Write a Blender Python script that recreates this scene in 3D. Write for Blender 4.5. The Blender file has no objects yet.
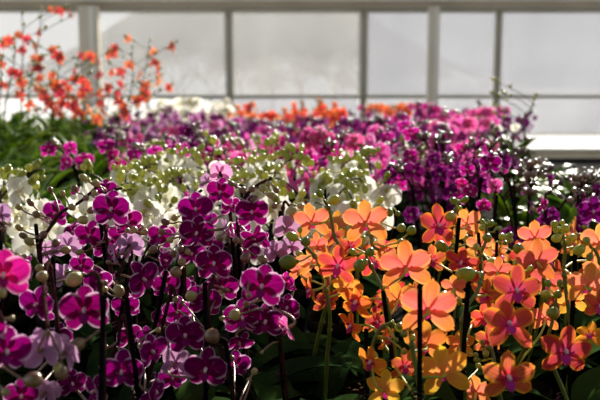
import bpy, math, random
from mathutils import Vector, Matrix, Euler, noise

PI = math.pi
R = math.radians
scn = bpy.context.scene
COL = scn.collection
F = 833.0
CAMZ = 1.45
PITCH = math.atan(120.0 / F)
BENCH_Z = 0.94
POT_H = 0.105
CROWN_Z = BENCH_Z + POT_H


def P(px, py, Y):
    cx, cy = (px - 300.0) / F, (200.0 - py) / F
    dy = math.cos(PITCH) + cy * math.sin(PITCH)
    dz = -math.sin(PITCH) + cy * math.cos(PITCH)
    s = Y / dy
    return Vector((cx * s, Y, CAMZ + dz * s))


# ------------------------------------------------------------------ materials
def new_mat(name):
    m = bpy.data.materials.new(name)
    m.use_nodes = True
    nt = m.node_tree
    for n in list(nt.nodes):
        nt.nodes.remove(n)
    out = nt.nodes.new('ShaderNodeOutputMaterial')
    return m, nt, out


def lk(nt, a, b):
    nt.links.new(a, b)


def ramp(nt, fac, stops):
    r = nt.nodes.new('ShaderNodeValToRGB')
    el = r.color_ramp.elements
    while len(el) < len(stops):
        el.new(0.5)
    for e, (p, c) in zip(el, stops):
        e.position = p
        e.color = (*c, 1)
    lk(nt, fac, r.inputs[0])
    return r.outputs[0]


def mix(nt, fac, a, b, mode='MIX'):
    n = nt.nodes.new('ShaderNodeMix')
    n.data_type = 'RGBA'
    n.blend_type = mode
    for sock, v in ((n.inputs[0], fac), (n.inputs[6], a), (n.inputs[7], b)):
        if isinstance(v, (int, float)):
            sock.default_value = v
        elif isinstance(v, tuple):
            sock.default_value = (*v, 1)
        else:
            lk(nt, v, sock)
    return n.outputs[2]


def math_n(nt, op, a, b=None, clamp=False):
    n = nt.nodes.new('ShaderNodeMath')
    n.operation = op
    n.use_clamp = clamp
    for i, v in enumerate((a, b)):
        if v is None:
            continue
        if isinstance(v, (int, float)):
            n.inputs[i].default_value = v
        else:
            lk(nt, v, n.inputs[i])
    return n.outputs[0]


def attr(nt, name):
    n = nt.nodes.new('ShaderNodeAttribute')
    n.attribute_name = name
    return n.outputs['Fac']


def sheet_shader(nt, out, col, tcol, trans, rough=0.5, spec=0.10):
    """thin leaf or petal: principled front mixed with translucency"""
    b = nt.nodes.new('ShaderNodeBsdfDiffuse')
    lk(nt, col, b.inputs['Color'])
    t = nt.nodes.new('ShaderNodeBsdfTranslucent')
    lk(nt, tcol, t.inputs['Color'])
    mx = nt.nodes.new('ShaderNodeMixShader')
    mx.inputs[0].default_value = trans
    lk(nt, b.outputs[0], mx.inputs[1])
    lk(nt, t.outputs[0], mx.inputs[2])
    lk(nt, mx.outputs[0], out.inputs[0])


def petal_mat(name, centre, mid, edge, back, vein, rim0=0.8, rim1=0.97, trans=0.45, back_edge=None, hue=0.02, vein_amt=0.5, sepal_back=None, back_centre=None):
    m, nt, out = new_mat(name)
    al, ac, ed = attr(nt, 'along'), attr(nt, 'across'), attr(nt, 'edge')
    oi = nt.nodes.new('ShaderNodeObjectInfo')
    base = ramp(nt, al, [(0.0, centre), (0.45, mid), (1.0, mid)])
    # veins that fan out along the petal
    nz = nt.nodes.new('ShaderNodeTexNoise')
    nz.inputs['Scale'].default_value = 3.0
    cmb = nt.nodes.new('ShaderNodeCombineXYZ')
    lk(nt, math_n(nt, 'MULTIPLY', ac, 4.5), cmb.inputs[0])
    lk(nt, math_n(nt, 'MULTIPLY', al, 0.5), cmb.inputs[1])
    lk(nt, math_n(nt, 'MULTIPLY', oi.outputs['Random'], 30), cmb.inputs[2])
    lk(nt, cmb.outputs[0], nz.inputs['Vector'])
    v = ramp(nt, nz.outputs[0], [(0.42, (0, 0, 0)), (0.6, (1, 1, 1))])
    base = mix(nt, math_n(nt, 'MULTIPLY', v, vein_amt), base, vein)
    n2 = nt.nodes.new('ShaderNodeTexNoise')
    n2.inputs['Scale'].default_value = 180
    ed2 = math_n(nt, 'ADD', ed, math_n(nt, 'MULTIPLY', math_n(nt, 'SUBTRACT', n2.outputs[0], 0.5), 0.22))
    rim = ramp(nt, ed2, [(rim0, (0, 0, 0)), (rim1, (1, 1, 1))])
    front = mix(nt, rim, base, edge)
    bcol = mix(nt, attr(nt, 'sepal'), back, sepal_back or back)
    if back_centre:
        bcol = mix(nt, math_n(nt, 'MULTIPLY', math_n(nt, 'SUBTRACT', 1.0, al), .55), bcol, back_centre)
    bk = mix(nt, rim, bcol, back_edge or edge)
    bk = mix(nt, math_n(nt, 'MULTIPLY', v, vein_amt * 0.35), bk, vein)
    geo = nt.nodes.new('ShaderNodeNewGeometry')
    col = mix(nt, geo.outputs['Backfacing'], front, bk)
    hsv = nt.nodes.new('ShaderNodeHueSaturation')
    lk(nt, col, hsv.inputs['Color'])
    r1 = math_n(nt, 'MULTIPLY', math_n(nt, 'SUBTRACT', oi.outputs['Random'], 0.5), hue * 2)
    lk(nt, math_n(nt, 'ADD', r1, 0.5), hsv.inputs['Hue'])
    r2 = math_n(nt, 'FRACT', math_n(nt, 'MULTIPLY', oi.outputs['Random'], 17.3))
    lk(nt, math_n(nt, 'ADD', math_n(nt, 'MULTIPLY', r2, 0.35), 0.85), hsv.inputs['Value'])
    sheet_shader(nt, out, hsv.outputs[0], hsv.outputs[0], trans)
    return m


def simple_mat(name, c1, c2, scale=20, rough=0.5, spec=0.5, coat=0.0, rand=0.0, bump=0.0, trans=0.0, metal=0.0):
    m, nt, out = new_mat(name)
    nz = nt.nodes.new('ShaderNodeTexNoise')
    nz.inputs['Scale'].default_value = scale
    nz.inputs['Detail'].default_value = 4
    tc = nt.nodes.new('ShaderNodeTexCoord')
    lk(nt, tc.outputs['Object'], nz.inputs['Vector'])
    fac = nz.outputs[0]
    if rand:
        oi = nt.nodes.new('ShaderNodeObjectInfo')
        fac = math_n(nt, 'ADD', fac, math_n(nt, 'MULTIPLY', math_n(nt, 'SUBTRACT', oi.outputs['Random'], 0.5), rand), True)
    col = ramp(nt, fac, [(0.3, c1), (0.7, c2)])
    if spec <= .1:
        b = nt.nodes.new('ShaderNodeBsdfDiffuse')
    else:
        b = nt.nodes.new('ShaderNodeBsdfPrincipled')
        b.inputs['Roughness'].default_value = rough
        b.inputs['Specular IOR Level'].default_value = spec
        b.inputs['Coat Weight'].default_value = coat
        b.inputs['Coat Roughness'].default_value = 0.27
        b.inputs['Metallic'].default_value = metal
    lk(nt, col, b.inputs[0])
    if bump:
        bp = nt.nodes.new('ShaderNodeBump')
        bp.inputs['Strength'].default_value = bump
        lk(nt, nz.outputs[0], bp.inputs['Height'])
        lk(nt, bp.outputs[0], b.inputs['Normal'])
    if trans:
        t = nt.nodes.new('ShaderNodeBsdfTranslucent')
        lk(nt, col, t.inputs['Color'])
        mx = nt.nodes.new('ShaderNodeMixShader')
        mx.inputs[0].default_value = trans
        lk(nt, b.outputs[0], mx.inputs[1])
        lk(nt, t.outputs[0], mx.inputs[2])
        lk(nt, mx.outputs[0], out.inputs[0])
    else:
        lk(nt, b.outputs[0], out.inputs[0])
    return m


M = {}
M['purple'] = petal_mat('petal_purple', (.46, .004, .19), (.27, .002, .15), (.86, .54, .80), (.46, .14, .38), (.07, .0, .04), 0.74, 0.97, 0.42, hue=.014, vein_amt=.7)
M['violet'] = petal_mat('petal_violet', (.34, .01, .22), (.16, .005, .115), (.50, .18, .46), (.34, .10, .32), (.05, .0, .05), 0.80, 1.0, 0.42, hue=.02)
M['magenta'] = petal_mat('petal_magenta', (.80, .05, .28), (.50, .008, .25), (.88, .42, .68), (.60, .12, .40), (.20, .0, .10), 0.72, 0.98, 0.45, hue=.02)
M['pink'] = petal_mat('petal_pink', (.80, .15, .42), (.78, .13, .42), (.9, .5, .72), (.80, .34, .58), (.6, .04, .28), 0.78, 1.0, 0.45, hue=.02)
M['lilac'] = petal_mat('petal_lilac', (.48, .10, .36), (.42, .17, .38), (.72, .52, .70), (.52, .28, .48), (.28, .05, .24), 0.72, 1.0, 0.42)
M['white'] = petal_mat('petal_white', (.84, .82, .62), (.89, .88, .83), (.92, .92, .90), (.88, .87, .79), (.82, .81, .70), 0.8, 1.0, 0.42, hue=0.0, vein_amt=.2)
M['orange'] = petal_mat('petal_orange', (.84, .08, .16), (.78, .13, .06), (.86, .40, .04), (.88, .22, .10), (.60, .03, .04), 0.62, 1.0, 0.42, back_edge=(.90, .46, .12), hue=.014, sepal_back=(.74, .28, .02), back_centre=(.92, .24, .26))
M['coral'] = petal_mat('petal_coral', (.82, .04, .20), (.68, .12, .06), (.86, .36, .03), (.86, .22, .09), (.36, .01, .05), 0.55, .98, 0.38, back_edge=(.88, .44, .10), hue=.014, vein_amt=.55, sepal_back=(.72, .24, .02), back_centre=(.8, .12, .2))
M['red'] = petal_mat('petal_red', (.80, .18, .12), (.72, .07, .04), (.88, .34, .20), (.82, .18, .10), (.5, .01, .01), 0.65, 1.0, 0.45)
M['amber'] = petal_mat('petal_amber', (.80, .16, .10), (.82, .26, .03), (.86, .50, .04), (.84, .36, .03), (.60, .05, .03), 0.6, 1.0, 0.42, back_edge=(.85, .52, .06), hue=.02, sepal_back=(.70, .42, .02), back_centre=(.88, .26, .16))
M['lip_purple'] = petal_mat('lip_purple', (.9, .6, .5), (.30, .0, .16), (.45, .05, .30), (.35, .02, .22), (.15, .0, .08), .85, 1, .3)
M['lip_magenta'] = petal_mat('lip_magenta', (.9, .5, .6), (.62, .01, .35), (.8, .10, .05), (.62, .05, .35), (.35, .0, .25), .8, 1, .3)
M['lip_white'] = petal_mat('lip_white', (.85, .62, .10), (.86, .84, .70), (.88, .86, .75), (.85, .82, .60), (.75, .6, .2), .8, 1, .3)
M['column_pink'] = simple_mat('column_pink', (.85, .45, .60), (.9, .72, .74), 120, .35, .5)
M['column_white'] = simple_mat('column_white', (.88, .84, .74), (.9, .88, .84), 120, .35, .5)
M['bud_olive'] = simple_mat('bud_olive', (.24, .13, .06), (.46, .41, .13), 45, .3, .6, .8, rand=.8, trans=.2)
M['bud_yellow'] = simple_mat('bud_yellow', (.34, .40, .03), (.64, .64, .12), 40, .3, .6, .8, rand=.8, trans=.35)
M['bud_green'] = simple_mat('bud_green', (.20, .31, .015), (.52, .54, .05), 45, .3, .6, .7, rand=.7, trans=.3)
M['bud_dark'] = simple_mat('bud_dark', (.08, .03, .04), (.26, .18, .08), 45, .28, .8, 1.0, rand=.8)
M['stem_purple'] = simple_mat('stem_purple', (.030, .012, .014), (.07, .03, .03), 60, .5, .1)
M['stem_brown'] = simple_mat('stem_brown', (.018, .012, .008), (.05, .032, .016), 60, .5, .3)
M['stem_green'] = simple_mat('stem_green', (.07, .12, .018), (.16, .22, .03), 60, .38, .5)
M['pedicel_green'] = simple_mat('pedicel_green', (.46, .52, .05), (.62, .62, .10), 60, .38, .4, trans=.2)
M['pedicel_brown'] = simple_mat('pedicel_brown', (.16, .09, .06), (.26, .16, .09), 60, .4, .5)
M['leaf'] = simple_mat('leaf_green', (.014, .030, .010), (.030, .062, .015), 25, .45, .08, 0, rand=.5, trans=.10)
M['leaf_bright'] = simple_mat('leaf_bright', (.09, .19, .015), (.28, .40, .04), 14, .3, .4, rand=.6, trans=.5)
M['stake'] = simple_mat('stake_black', (.004, .004, .005), (.010, .009, .010), 90, .9, .04)
M['clip'] = simple_mat('clip_dark', (.02, .012, .014), (.045, .02, .03), 90, .3, .1)
M['pot'] = simple_mat('pot_plastic', (.022, .018, .016), (.04, .034, .03), 8, .6, .1)
M['bark'] = simple_mat('bark_mix', (.03, .017, .01), (.13, .075, .04), 90, .9, .05, bump=.8)
M['bench_metal'] = simple_mat('bench_metal', (.42, .43, .42), (.55, .55, .54), 12, .45, .5, metal=.6)
M['tray'] = simple_mat('tray_plastic', (.03, .03, .03), (.06, .06, .055), 6, .6, .05)
M['frame_grey'] = simple_mat('frame_grey', (.64, .58, .47), (.72, .66, .55), 3, .55, .4)
M['frame_dark'] = simple_mat('frame_dark', (.26, .24, .17), (.34, .31, .23), 3, .5, .4)
M['frame_light'] = simple_mat('frame_light', (.75, .74, .68), (.85, .84, .78), 3, .5, .4)
M['sill_white'] = simple_mat('sill_white', (.80, .79, .76), (.9, .89, .86), 3, .6, .3)
M['wall_low'] = simple_mat('wall_low', (.62, .57, .42), (.74, .68, .52), 2.5, .8, .1)
M['wall_dark'] = simple_mat('wall_dark', (.03, .035, .03), (.05, .055, .05), 2.5, .8, .1)
M['concrete'] = simple_mat('concrete', (.38, .37, .34), (.48, .47, .44), 3, .9, .2, bump=.2)
M['twig'] = simple_mat('twig_bark', (.10, .075, .06), (.20, .155, .13), 2, .9, .1)


def snow_mat():
    m, nt, out = new_mat('snow')
    tc = nt.nodes.new('ShaderNodeTexCoord')
    nz = nt.nodes.new('ShaderNodeTexNoise')
    nz.inputs['Scale'].default_value = .35
    nz.inputs['Detail'].default_value = 5
    lk(nt, tc.outputs['Object'], nz.inputs['Vector'])
    c = ramp(nt, nz.outputs[0], [(.40, (.88, .89, .92)), (.62, (.80, .80, .80)), (.72, (.30, .27, .22))])
    b = nt.nodes.new('ShaderNodeBsdfDiffuse')
    lk(nt, c, b.inputs[0])
    lk(nt, b.outputs[0], out.inputs[0])
    return m


def hill_mat():
    m, nt, out = new_mat('wooded_hill')
    tc = nt.nodes.new('ShaderNodeTexCoord')
    nz = nt.nodes.new('ShaderNodeTexNoise')
    nz.inputs['Scale'].default_value = .22
    nz.inputs['Detail'].default_value = 6
    lk(nt, tc.outputs['Object'], nz.inputs['Vector'])
    sz = nt.nodes.new('ShaderNodeSeparateXYZ')
    lk(nt, tc.outputs['Object'], sz.inputs[0])
    low = math_n(nt, 'MULTIPLY', math_n(nt, 'SUBTRACT', 3.0, sz.outputs[2]), .09)
    c = ramp(nt, math_n(nt, 'ADD', nz.outputs[0], low), [(.36, (.10, .085, .08)), (.54, (.30, .26, .24)), (.66, (.88, .87, .86))])
    b = nt.nodes.new('ShaderNodeBsdfDiffuse')
    lk(nt, c, b.inputs[0])
    lk(nt, b.outputs[0], out.inputs[0])
    return m


def pane_mat(name, haze, tint):
    m, nt, out = new_mat(name)
    tr = nt.nodes.new('ShaderNodeBsdfTransparent')
    tl = nt.nodes.new('ShaderNodeBsdfTranslucent')
    tl.inputs[0].default_value = (*tint, 1)
    gl = nt.nodes.new('ShaderNodeBsdfGlossy')
    gl.inputs['Roughness'].default_value = .1
    tc = nt.nodes.new('ShaderNodeTexCoord')
    nz = nt.nodes.new('ShaderNodeTexNoise')
    nz.inputs['Scale'].default_value = 1.6
    nz.inputs['Detail'].default_value = 5
    lk(nt, tc.outputs['Object'], nz.inputs['Vector'])
    fac = math_n(nt, 'ADD', math_n(nt, 'MULTIPLY', math_n(nt, 'SUBTRACT', nz.outputs[0], .5), .35), haze, True)
    m1 = nt.nodes.new('ShaderNodeMixShader')
    lk(nt, fac, m1.inputs[0])
    lk(nt, tr.outputs[0], m1.inputs[1])
    lk(nt, tl.outputs[0], m1.inputs[2])
    m2 = nt.nodes.new('ShaderNodeMixShader')
    m2.inputs[0].default_value = .04
    lk(nt, m1.outputs[0], m2.inputs[1])
    lk(nt, gl.outputs[0], m2.inputs[2])
    lk(nt, m2.outputs[0], out.inputs[0])
    return m


M['snow'] = snow_mat()
M['hill'] = hill_mat()
M['pane_clear'] = pane_mat('pane_clear', .30, (.34, .35, .36))
M['pane_wiped'] = pane_mat('pane_wiped', .06, (.4, .4, .4))
M['pane_hazy'] = pane_mat('pane_hazy', .66, (.27, .28, .31))


# ------------------------------------------------------------------ mesh helper
class MB:
    def __init__(s):
        s.v, s.f, s.m, s.al, s.ac, s.ed, s.se = [], [], [], [], [], [], []
        s.cur = 0.0

    def vert(s, p, al=0.0, ac=0.0, ed=0.0):
        s.v.append(tuple(p)); s.al.append(al); s.ac.append(ac); s.ed.append(ed); s.se.append(s.cur)
        return len(s.v) - 1

    def face(s, idx, mat=0):
        s.f.append(tuple(idx)); s.m.append(mat)

    def grid(s, rows, mat=0, close=False):
        for a, b in zip(rows[:-1], rows[1:]):
            n = len(a)
            for i in range(n if close else n - 1):
                j = (i + 1) % n
                s.face((a[i], a[j], b[j], b[i]), mat)

    def tube(s, pts, rad, sides=6, mat=0):
        pts = [Vector(p) for p in pts]
        n = len(pts)
        rows = []
        up = Vector((.13, .21, .97)).normalized()
        t = (pts[1] - pts[0]).normalized()
        side = t.cross(up)
        if side.length < .05:
            side = t.cross(Vector((1, 0, 0)))
        side.normalize()
        for i, p in enumerate(pts):
            t = (pts[min(i + 1, n - 1)] - pts[max(i - 1, 0)])
            t = t.normalized() if t.length > 1e-9 else Vector((0, 0, 1))
            side = (side - t * side.dot(t)).normalized()
            bi = t.cross(side)
            r = rad[i] if isinstance(rad, (list, tuple)) else rad
            rows.append([s.vert(p + (side * math.cos(a) + bi * math.sin(a)) * r) for a in [2 * PI * k / sides for k in range(sides)]])
        s.grid(rows, mat, True)
        s.face(rows[0][::-1], mat)
        s.face(rows[-1], mat)

    def box(s, lo, hi, mat=0):
        (x0, y0, z0), (x1, y1, z1) = lo, hi
        i = [s.vert(p) for p in ((x0, y0, z0), (x1, y0, z0), (x1, y1, z0), (x0, y1, z0), (x0, y0, z1), (x1, y0, z1), (x1, y1, z1), (x0, y1, z1))]
        for q in ((0, 3, 2, 1), (4, 5, 6, 7), (0, 1, 5, 4), (1, 2, 6, 5), (2, 3, 7, 6), (3, 0, 4, 7)):
            s.face([i[k] for k in q], mat)

    def lathe(s, prof, sides=20, mat=0, closed_bottom=True):
        rows = [[s.vert((r * math.cos(2 * PI * k / sides), r * math.sin(2 * PI * k / sides), z)) for k in range(sides)] for r, z in prof]
        s.grid(rows, mat, True)
        if closed_bottom:
            s.face(rows[0][::-1], mat)

    def ellipsoid(s, c, ax, r, length, lumps=3, lump=.06, rings=8, sides=10, mat=0, tip=1.15):
        """a bud: along unit axis ax, centred at c"""
        ax = Vector(ax).normalized()
        q = ax.to_track_quat('Z', 'Y')
        c = Vector(c)
        rows = []
        for i in range(1, rings):
            th = PI * i / rings
            z = -math.cos(th) * length / 2
            rr = math.sin(th) ** (1.0 if z < 0 else tip) * r
            rows.append([s.vert(c + q @ Vector((rr * (1 + lump * math.cos(lumps * a)) * math.cos(a), rr * (1 + lump * math.cos(lumps * a)) * math.sin(a), z))) for a in [2 * PI * k / sides for k in range(sides)]])
        s.grid(rows, mat, True)
        b = s.vert(c + q @ Vector((0, 0, -length / 2)))
        t = s.vert(c + q @ Vector((0, 0, length / 2)))
        n = sides
        for k in range(n):
            s.face((b, rows[0][(k + 1) % n], rows[0][k]), mat)
            s.face((t, rows[-1][k], rows[-1][(k + 1) % n]), mat)

    def mesh(s, name, mats, smooth=True, attrs=False):
        me = bpy.data.meshes.new(name)
        me.from_pydata(s.v, [], s.f)
        for m in mats:
            me.materials.append(m)
        if len(mats) > 1:
            me.polygons.foreach_set('material_index', s.m)
        if smooth:
            me.polygons.foreach_set('use_smooth', [True] * len(s.f))
        if attrs:
            for nm, vals in (('along', s.al), ('across', s.ac), ('edge', s.ed), ('sepal', s.se)):
                a = me.attributes.new(nm, 'FLOAT', 'POINT')
                a.data.foreach_set('value', vals)
        me.update()
        return me


def obj(name, me, parent=None, mat=None):
    o = bpy.data.objects.new(name, me)
    COL.objects.link(o)
    if parent is not None:
        o.parent = parent
    if mat is not None:
        o.matrix_basis = mat
    return o


def empty(name, loc=(0, 0, 0), parent=None, mat=None):
    o = bpy.data.objects.new(name, None)
    o.empty_display_size = .05
    COL.objects.link(o)
    o.location = loc
    if parent is not None:
        o.parent = parent
    if mat is not None:
        o.matrix_basis = mat
    return o


def tag(o, label=None, cat=None, group=None, kind=None):
    if label: o['label'] = label
    if cat: o['category'] = cat
    if group: o['group'] = group
    if kind: o['kind'] = kind
    return o


def catmull(pts, per=5):
    pts = [Vector(p) for p in pts]
    if len(pts) < 3:
        return [pts[0].lerp(pts[-1], i / per) for i in range(per + 1)]
    ext = [pts[0] * 2 - pts[1]] + pts + [pts[-1] * 2 - pts[-2]]
    out = []
    for i in range(1, len(ext) - 2):
        a, b, c, d = ext[i - 1:i + 3]
        for k in range(per):
            t = k / per
            out.append(.5 * ((2 * b) + (c - a) * t + (2 * a - 5 * b + 4 * c - d) * t * t + (3 * b - a - 3 * c + d) * t ** 3))
    out.append(pts[-1])
    return out


def bez(a, b, c, d, n=6):
    return [a * (1 - t) ** 3 + b * 3 * t * (1 - t) ** 2 + c * 3 * t * t * (1 - t) + d * t ** 3 for t in [i / n for i in range(n + 1)]]


# ------------------------------------------------------------------ flowers (unit width, facing -Y, up Z)
def tepal(mb, ang, L, W, k=1.3, curl=.05, cup=.04, off=(0, 0), ywave=.02, seed=0, nu=7, nv=8, back=0.0, claw=.5, tipcurl=0.0, fold=0.0):
    """one sepal or petal growing from the centre in direction ang (radians, 0 = up, positive = to +X)"""
    rng = random.Random(seed)
    ph = rng.uniform(0, 6)
    ca, sa = math.cos(ang), math.sin(ang)
    rows = []
    for i in range(nv + 1):
        t = 1 - (1 - i / nv) ** 1.55
        t2 = .02 + .98 * t
        sx = t2 ** k
        w = W / 2 * math.sqrt(max(0.0, 1 - (2 * sx - 1) ** 2))
        if t < .25:
            w *= claw + (1 - claw) * (t / .25)
        if i == nv:
            w = W * .07
        row = []
        for j in range(nu):
            u = -1 + 2 * j / (nu - 1)
            x = u * w
            z = L * t
            if i > nv - 3:
                z -= L * .07 * (u * u) * (1 if i == nv else .6)
            y = back + curl * t * t - cup * (u * u) * math.sin(PI * min(1, t * 1.05)) + fold * abs(u) * w
            y += ywave * math.sin(ph + 3.1 * u + 5 * t) * t + tipcurl * t ** 4
            X, Z = x * ca + z * sa, -x * sa + z * ca
            row.append(mb.vert((X + off[0], y, Z + off[1]), t, u, max(abs(u), (t ** 4)) * min(1, .35 + t * 1.6)))
        rows.append(row)
    mb.grid(rows)


def flower_mesh(kind, seed):
    """the five tepals as one mesh; kind: round (broad overlapping petals), star (narrower orange), moth (large white)"""
    rng = random.Random(seed * 77 + len(kind))
    j = lambda a: rng.uniform(-a, a)
    mb = MB()
    c = rng.uniform(-.07, .05)
    if kind == 'round':
        sw, pw, sl, pl, pk = .32, .49, .46, .47, 1.02
    elif kind == 'star':
        sw, pw, sl, pl, pk = .265, .335, .50, .49, 1.18
    else:
        sw, pw, sl, pl, pk = .34, .62, .46, .50, 1.0
    mb.cur = 1.0
    tepal(mb, R(0 + j(5)), sl, sw, 1.3, .03 + c * .6 + j(.08), .06, back=.02, seed=seed, claw=.6, tipcurl=j(.05))
    for sgn in (-1, 1):
        tepal(mb, sgn * R(128 + j(7)), sl * .98, sw, 1.3, .05 + c + j(.08), .06, back=.02, seed=seed + sgn + 5, claw=.6, tipcurl=j(.06))
    mb.cur = 0.0
    for sgn in (-1, 1):
        tepal(mb, sgn * R(66 + j(6)), pl, pw, pk, -.03 + c + j(.06), .09 + j(.05), back=0, seed=seed + sgn + 9, claw=.35, tipcurl=j(.08))
    return mb


def lip_mesh(seed, big=1.0):
    mb = MB()
    # mid lobe: hangs down and juts forward
    for (ang, L, W, curl, cup, off) in ((PI, .155 * big, .15 * big, -.10, -.05, (0, -.02)),):
        rows = []
        for i in range(7):
            t = i / 6
            w = W / 2 * (math.sin(PI * (t * .85 + .12)) ** .8) * (1.25 if .4 < t < .75 else 1)
            row = []
            for q in range(5):
                u = -1 + q / 2
                row.append(mb.vert((u * w, -.05 - .13 * math.sin(t * 1.5) + .04 * u * u, -.02 - L * t + .03 * math.sin(t * 5)), t, u, abs(u)))
            rows.append(row)
        mb.grid(rows)
    # side lobes curve up and in
    for s in (-1, 1):
        rows = []
        for i in range(6):
            t = i / 5
            w = .055 * big * math.sin(PI * (t * .8 + .15))
            row = []
            for q in range(4):
                u = -1 + q * 2 / 3
                row.append(mb.vert((s * (.02 + .11 * math.sin(t * 2.2)) * big, -.05 - .05 * t + u * w, -.03 + .10 * t * big), t, u, abs(u)))
            rows.append(row)
        mb.grid(rows)
    # callus
    mb.ellipsoid((0, -.075, -.025), (0, -1, .2), .028, .06, mat=0, rings=5, sides=7)
    return mb


def column_mesh():
    mb = MB()
    mb.ellipsoid((0, -.06, .035), (0, -1, -.35), .042, .13, lump=.05, rings=7, sides=9)
    mb.ellipsoid((0, -.115, .012), (0, -.5, -1), .034, .05, lump=.1, rings=5, sides=8)
    return mb


FM = {}


def fmesh(kind, colour, seed):
    key = (kind, colour, seed)
    if key not in FM:
        FM[key] = flower_mesh(kind, seed).mesh('flower_%s_%s' % (kind, colour), [M[colour]], attrs=True)
    return FM[key]


LIPM = {c: lip_mesh(1).mesh('lip', [M[c]], attrs=True) for c in ('lip_purple', 'lip_magenta', 'lip_white')}
COLM = {c: column_mesh().mesh('column', [M[c]], attrs=True) for c in ('column_pink', 'column_white')}


def compact_flower_mesh(kind, colour, lipc, seed):
    """the same flower with lip and column in one mesh, for plants whose flowers are a few pixels across"""
    key = (kind, colour, seed, 'c')
    if key not in FM:
        a = flower_mesh(kind, seed)
        b = lip_mesh(1)
        c = column_mesh()
        for k, q in ((1, b), (2, c)):
            n = len(a.v)
            a.v += q.v; a.al += q.al; a.ac += q.ac; a.ed += q.ed; a.se += q.se
            a.f += [tuple(i + n for i in f) for f in q.f]
            a.m += [k] * len(q.f)
        FM[key] = a.mesh('flower_%s_%s' % (kind, colour), [M[colour], M[lipc], M['column_white']], attrs=True)
    return FM[key]


def bud_mesh(colour, v):
    key = ('bud', colour, v)
    if key not in FM:
        mb = MB()
        L = (1.25, 1.45, 1.1)[v]
        mb.ellipsoid((0, 0, L / 2), (0, 0, 1), .5, L, lump=.07, rings=10, sides=14, tip=(1.1, .85, 1.35)[v])
        mb.ellipsoid((0, 0, .02), (0, 0, 1), .16, .3, rings=5, sides=8)
        FM[key] = mb.mesh('bud', [M[colour]])
    return FM[key]


def leaf_mesh(v, mat='leaf'):
    key = ('leaf', v, mat)
    if key not in FM:
        rng = random.Random(v + 40)
        mb = MB()
        strap = mat == 'leaf_bright'
        L, W = (.34, .045) if strap else (.17 + .02 * rng.random(), .062)
        rise = rng.uniform(.55, .85) + (.5 if strap else 0)
        rows = []
        nv = 12
        for i in range(nv + 1):
            t = i / nv
            w = W / 2 * (min(1, .42 + t * 2.0)) * math.sqrt(max(.01, 1 - max(0, (t - .45) / .55) ** 2.4))
            a = rise * (1 - t * (1.2 if strap else 1.7))
            if i == 0:
                y, z = .006, 0.0
            else:
                y += L / nv * math.cos(a)
                z += L / nv * math.sin(a)
            row = []
            for q in range(7):
                u = -1 + q / 3
                row.append(mb.vert((u * w, y, z + abs(u) * w * .34 + .0015 * math.sin(9 * t + 2 * u))))
            rows.append(row)
        mb.grid(rows)
        # underside, a real thickness of 1.5 mm
        n = len(mb.v)
        for p in list(mb.v):
            mb.vert((p[0] * .98, p[1], p[2] - .0016))
        mb.grid([[i + n for i in reversed(r)] for r in rows])
        FM[key] = mb.mesh('leaf', [M[mat]])
    return FM[key]


def pot_mesh():
    mb = MB()
    r = .046
    prof = [(r * .74, 0), (r * .78, .004), (r * .95, POT_H * .80), (r * 1.05, POT_H * .81), (r * 1.07, POT_H * .99), (r * 1.04, POT_H), (r * .98, POT_H * .985), (r * .93, POT_H * .80), (r * .88, POT_H * .6)]
    mb.lathe(prof, 20)
    return mb.mesh('pot', [M['pot']])


def bark_mesh():
    rng = random.Random(5)
    mb = MB()
    z = POT_H * .82
    mb.lathe([(.001, z - .012), (.040, z - .012), (.0415, z - .002), (.030, z + .003), (.001, z + .005)], 14, closed_bottom=False)
    for i in range(26):
        a, q = rng.uniform(0, 6.28), .037 * math.sqrt(rng.random())
        mb.ellipsoid((q * math.cos(a), q * math.sin(a), z + .004), (rng.uniform(-1, 1), rng.uniform(-1, 1), rng.uniform(-.3, .3)), rng.uniform(.003, .006), rng.uniform(.010, .018), rings=4, sides=5, lump=.2)
    return mb.mesh('potting_bark', [M['bark']], smooth=False)


POT, BARK = pot_mesh(), bark_mesh()

TYPES = {
    'purple': dict(cat='orchid', name='purple_orchid', fk='round', col='purple', lip='lip_purple', colm='column_pink', bud='bud_olive', stem='stem_purple', ped='pedicel_brown'),
    'orange': dict(cat='orchid', name='orange_orchid', fk='star', col='orange', lip='lip_magenta', colm='column_pink', bud='bud_green', stem='stem_green', ped='pedicel_green'),
    'white': dict(cat='orchid', name='white_orchid', fk='moth', col='white', lip='lip_white', colm='column_white', bud='bud_yellow', stem='stem_brown', ped='pedicel_green'),
    'violet': dict(cat='orchid', name='violet_orchid', fk='round', col='violet', lip='lip_purple', colm='column_pink', bud='bud_dark', stem='stem_purple', ped='stem_purple'),
    'magenta': dict(cat='orchid', name='magenta_orchid', fk='round', col='magenta', lip='lip_purple', colm='column_white', bud='bud_dark', stem='stem_purple', ped='stem_purple'),
    'pink': dict(cat='orchid', name='pink_orchid', fk='moth', col='pink', lip='lip_magenta', colm='column_white', bud='bud_olive', stem='stem_brown', ped='pedicel_brown'),
    'lilac': dict(cat='orchid', name='lilac_orchid', fk='round', col='lilac', lip='lip_purple', colm='column_white', bud='bud_olive', stem='stem_brown', ped='pedicel_brown'),
    'red': dict(cat='orchid', name='red_orchid', fk='star', col='red', lip='lip_magenta', colm='column_white', bud='bud_green', stem='stem_brown', ped='pedicel_brown'),
}


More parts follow.
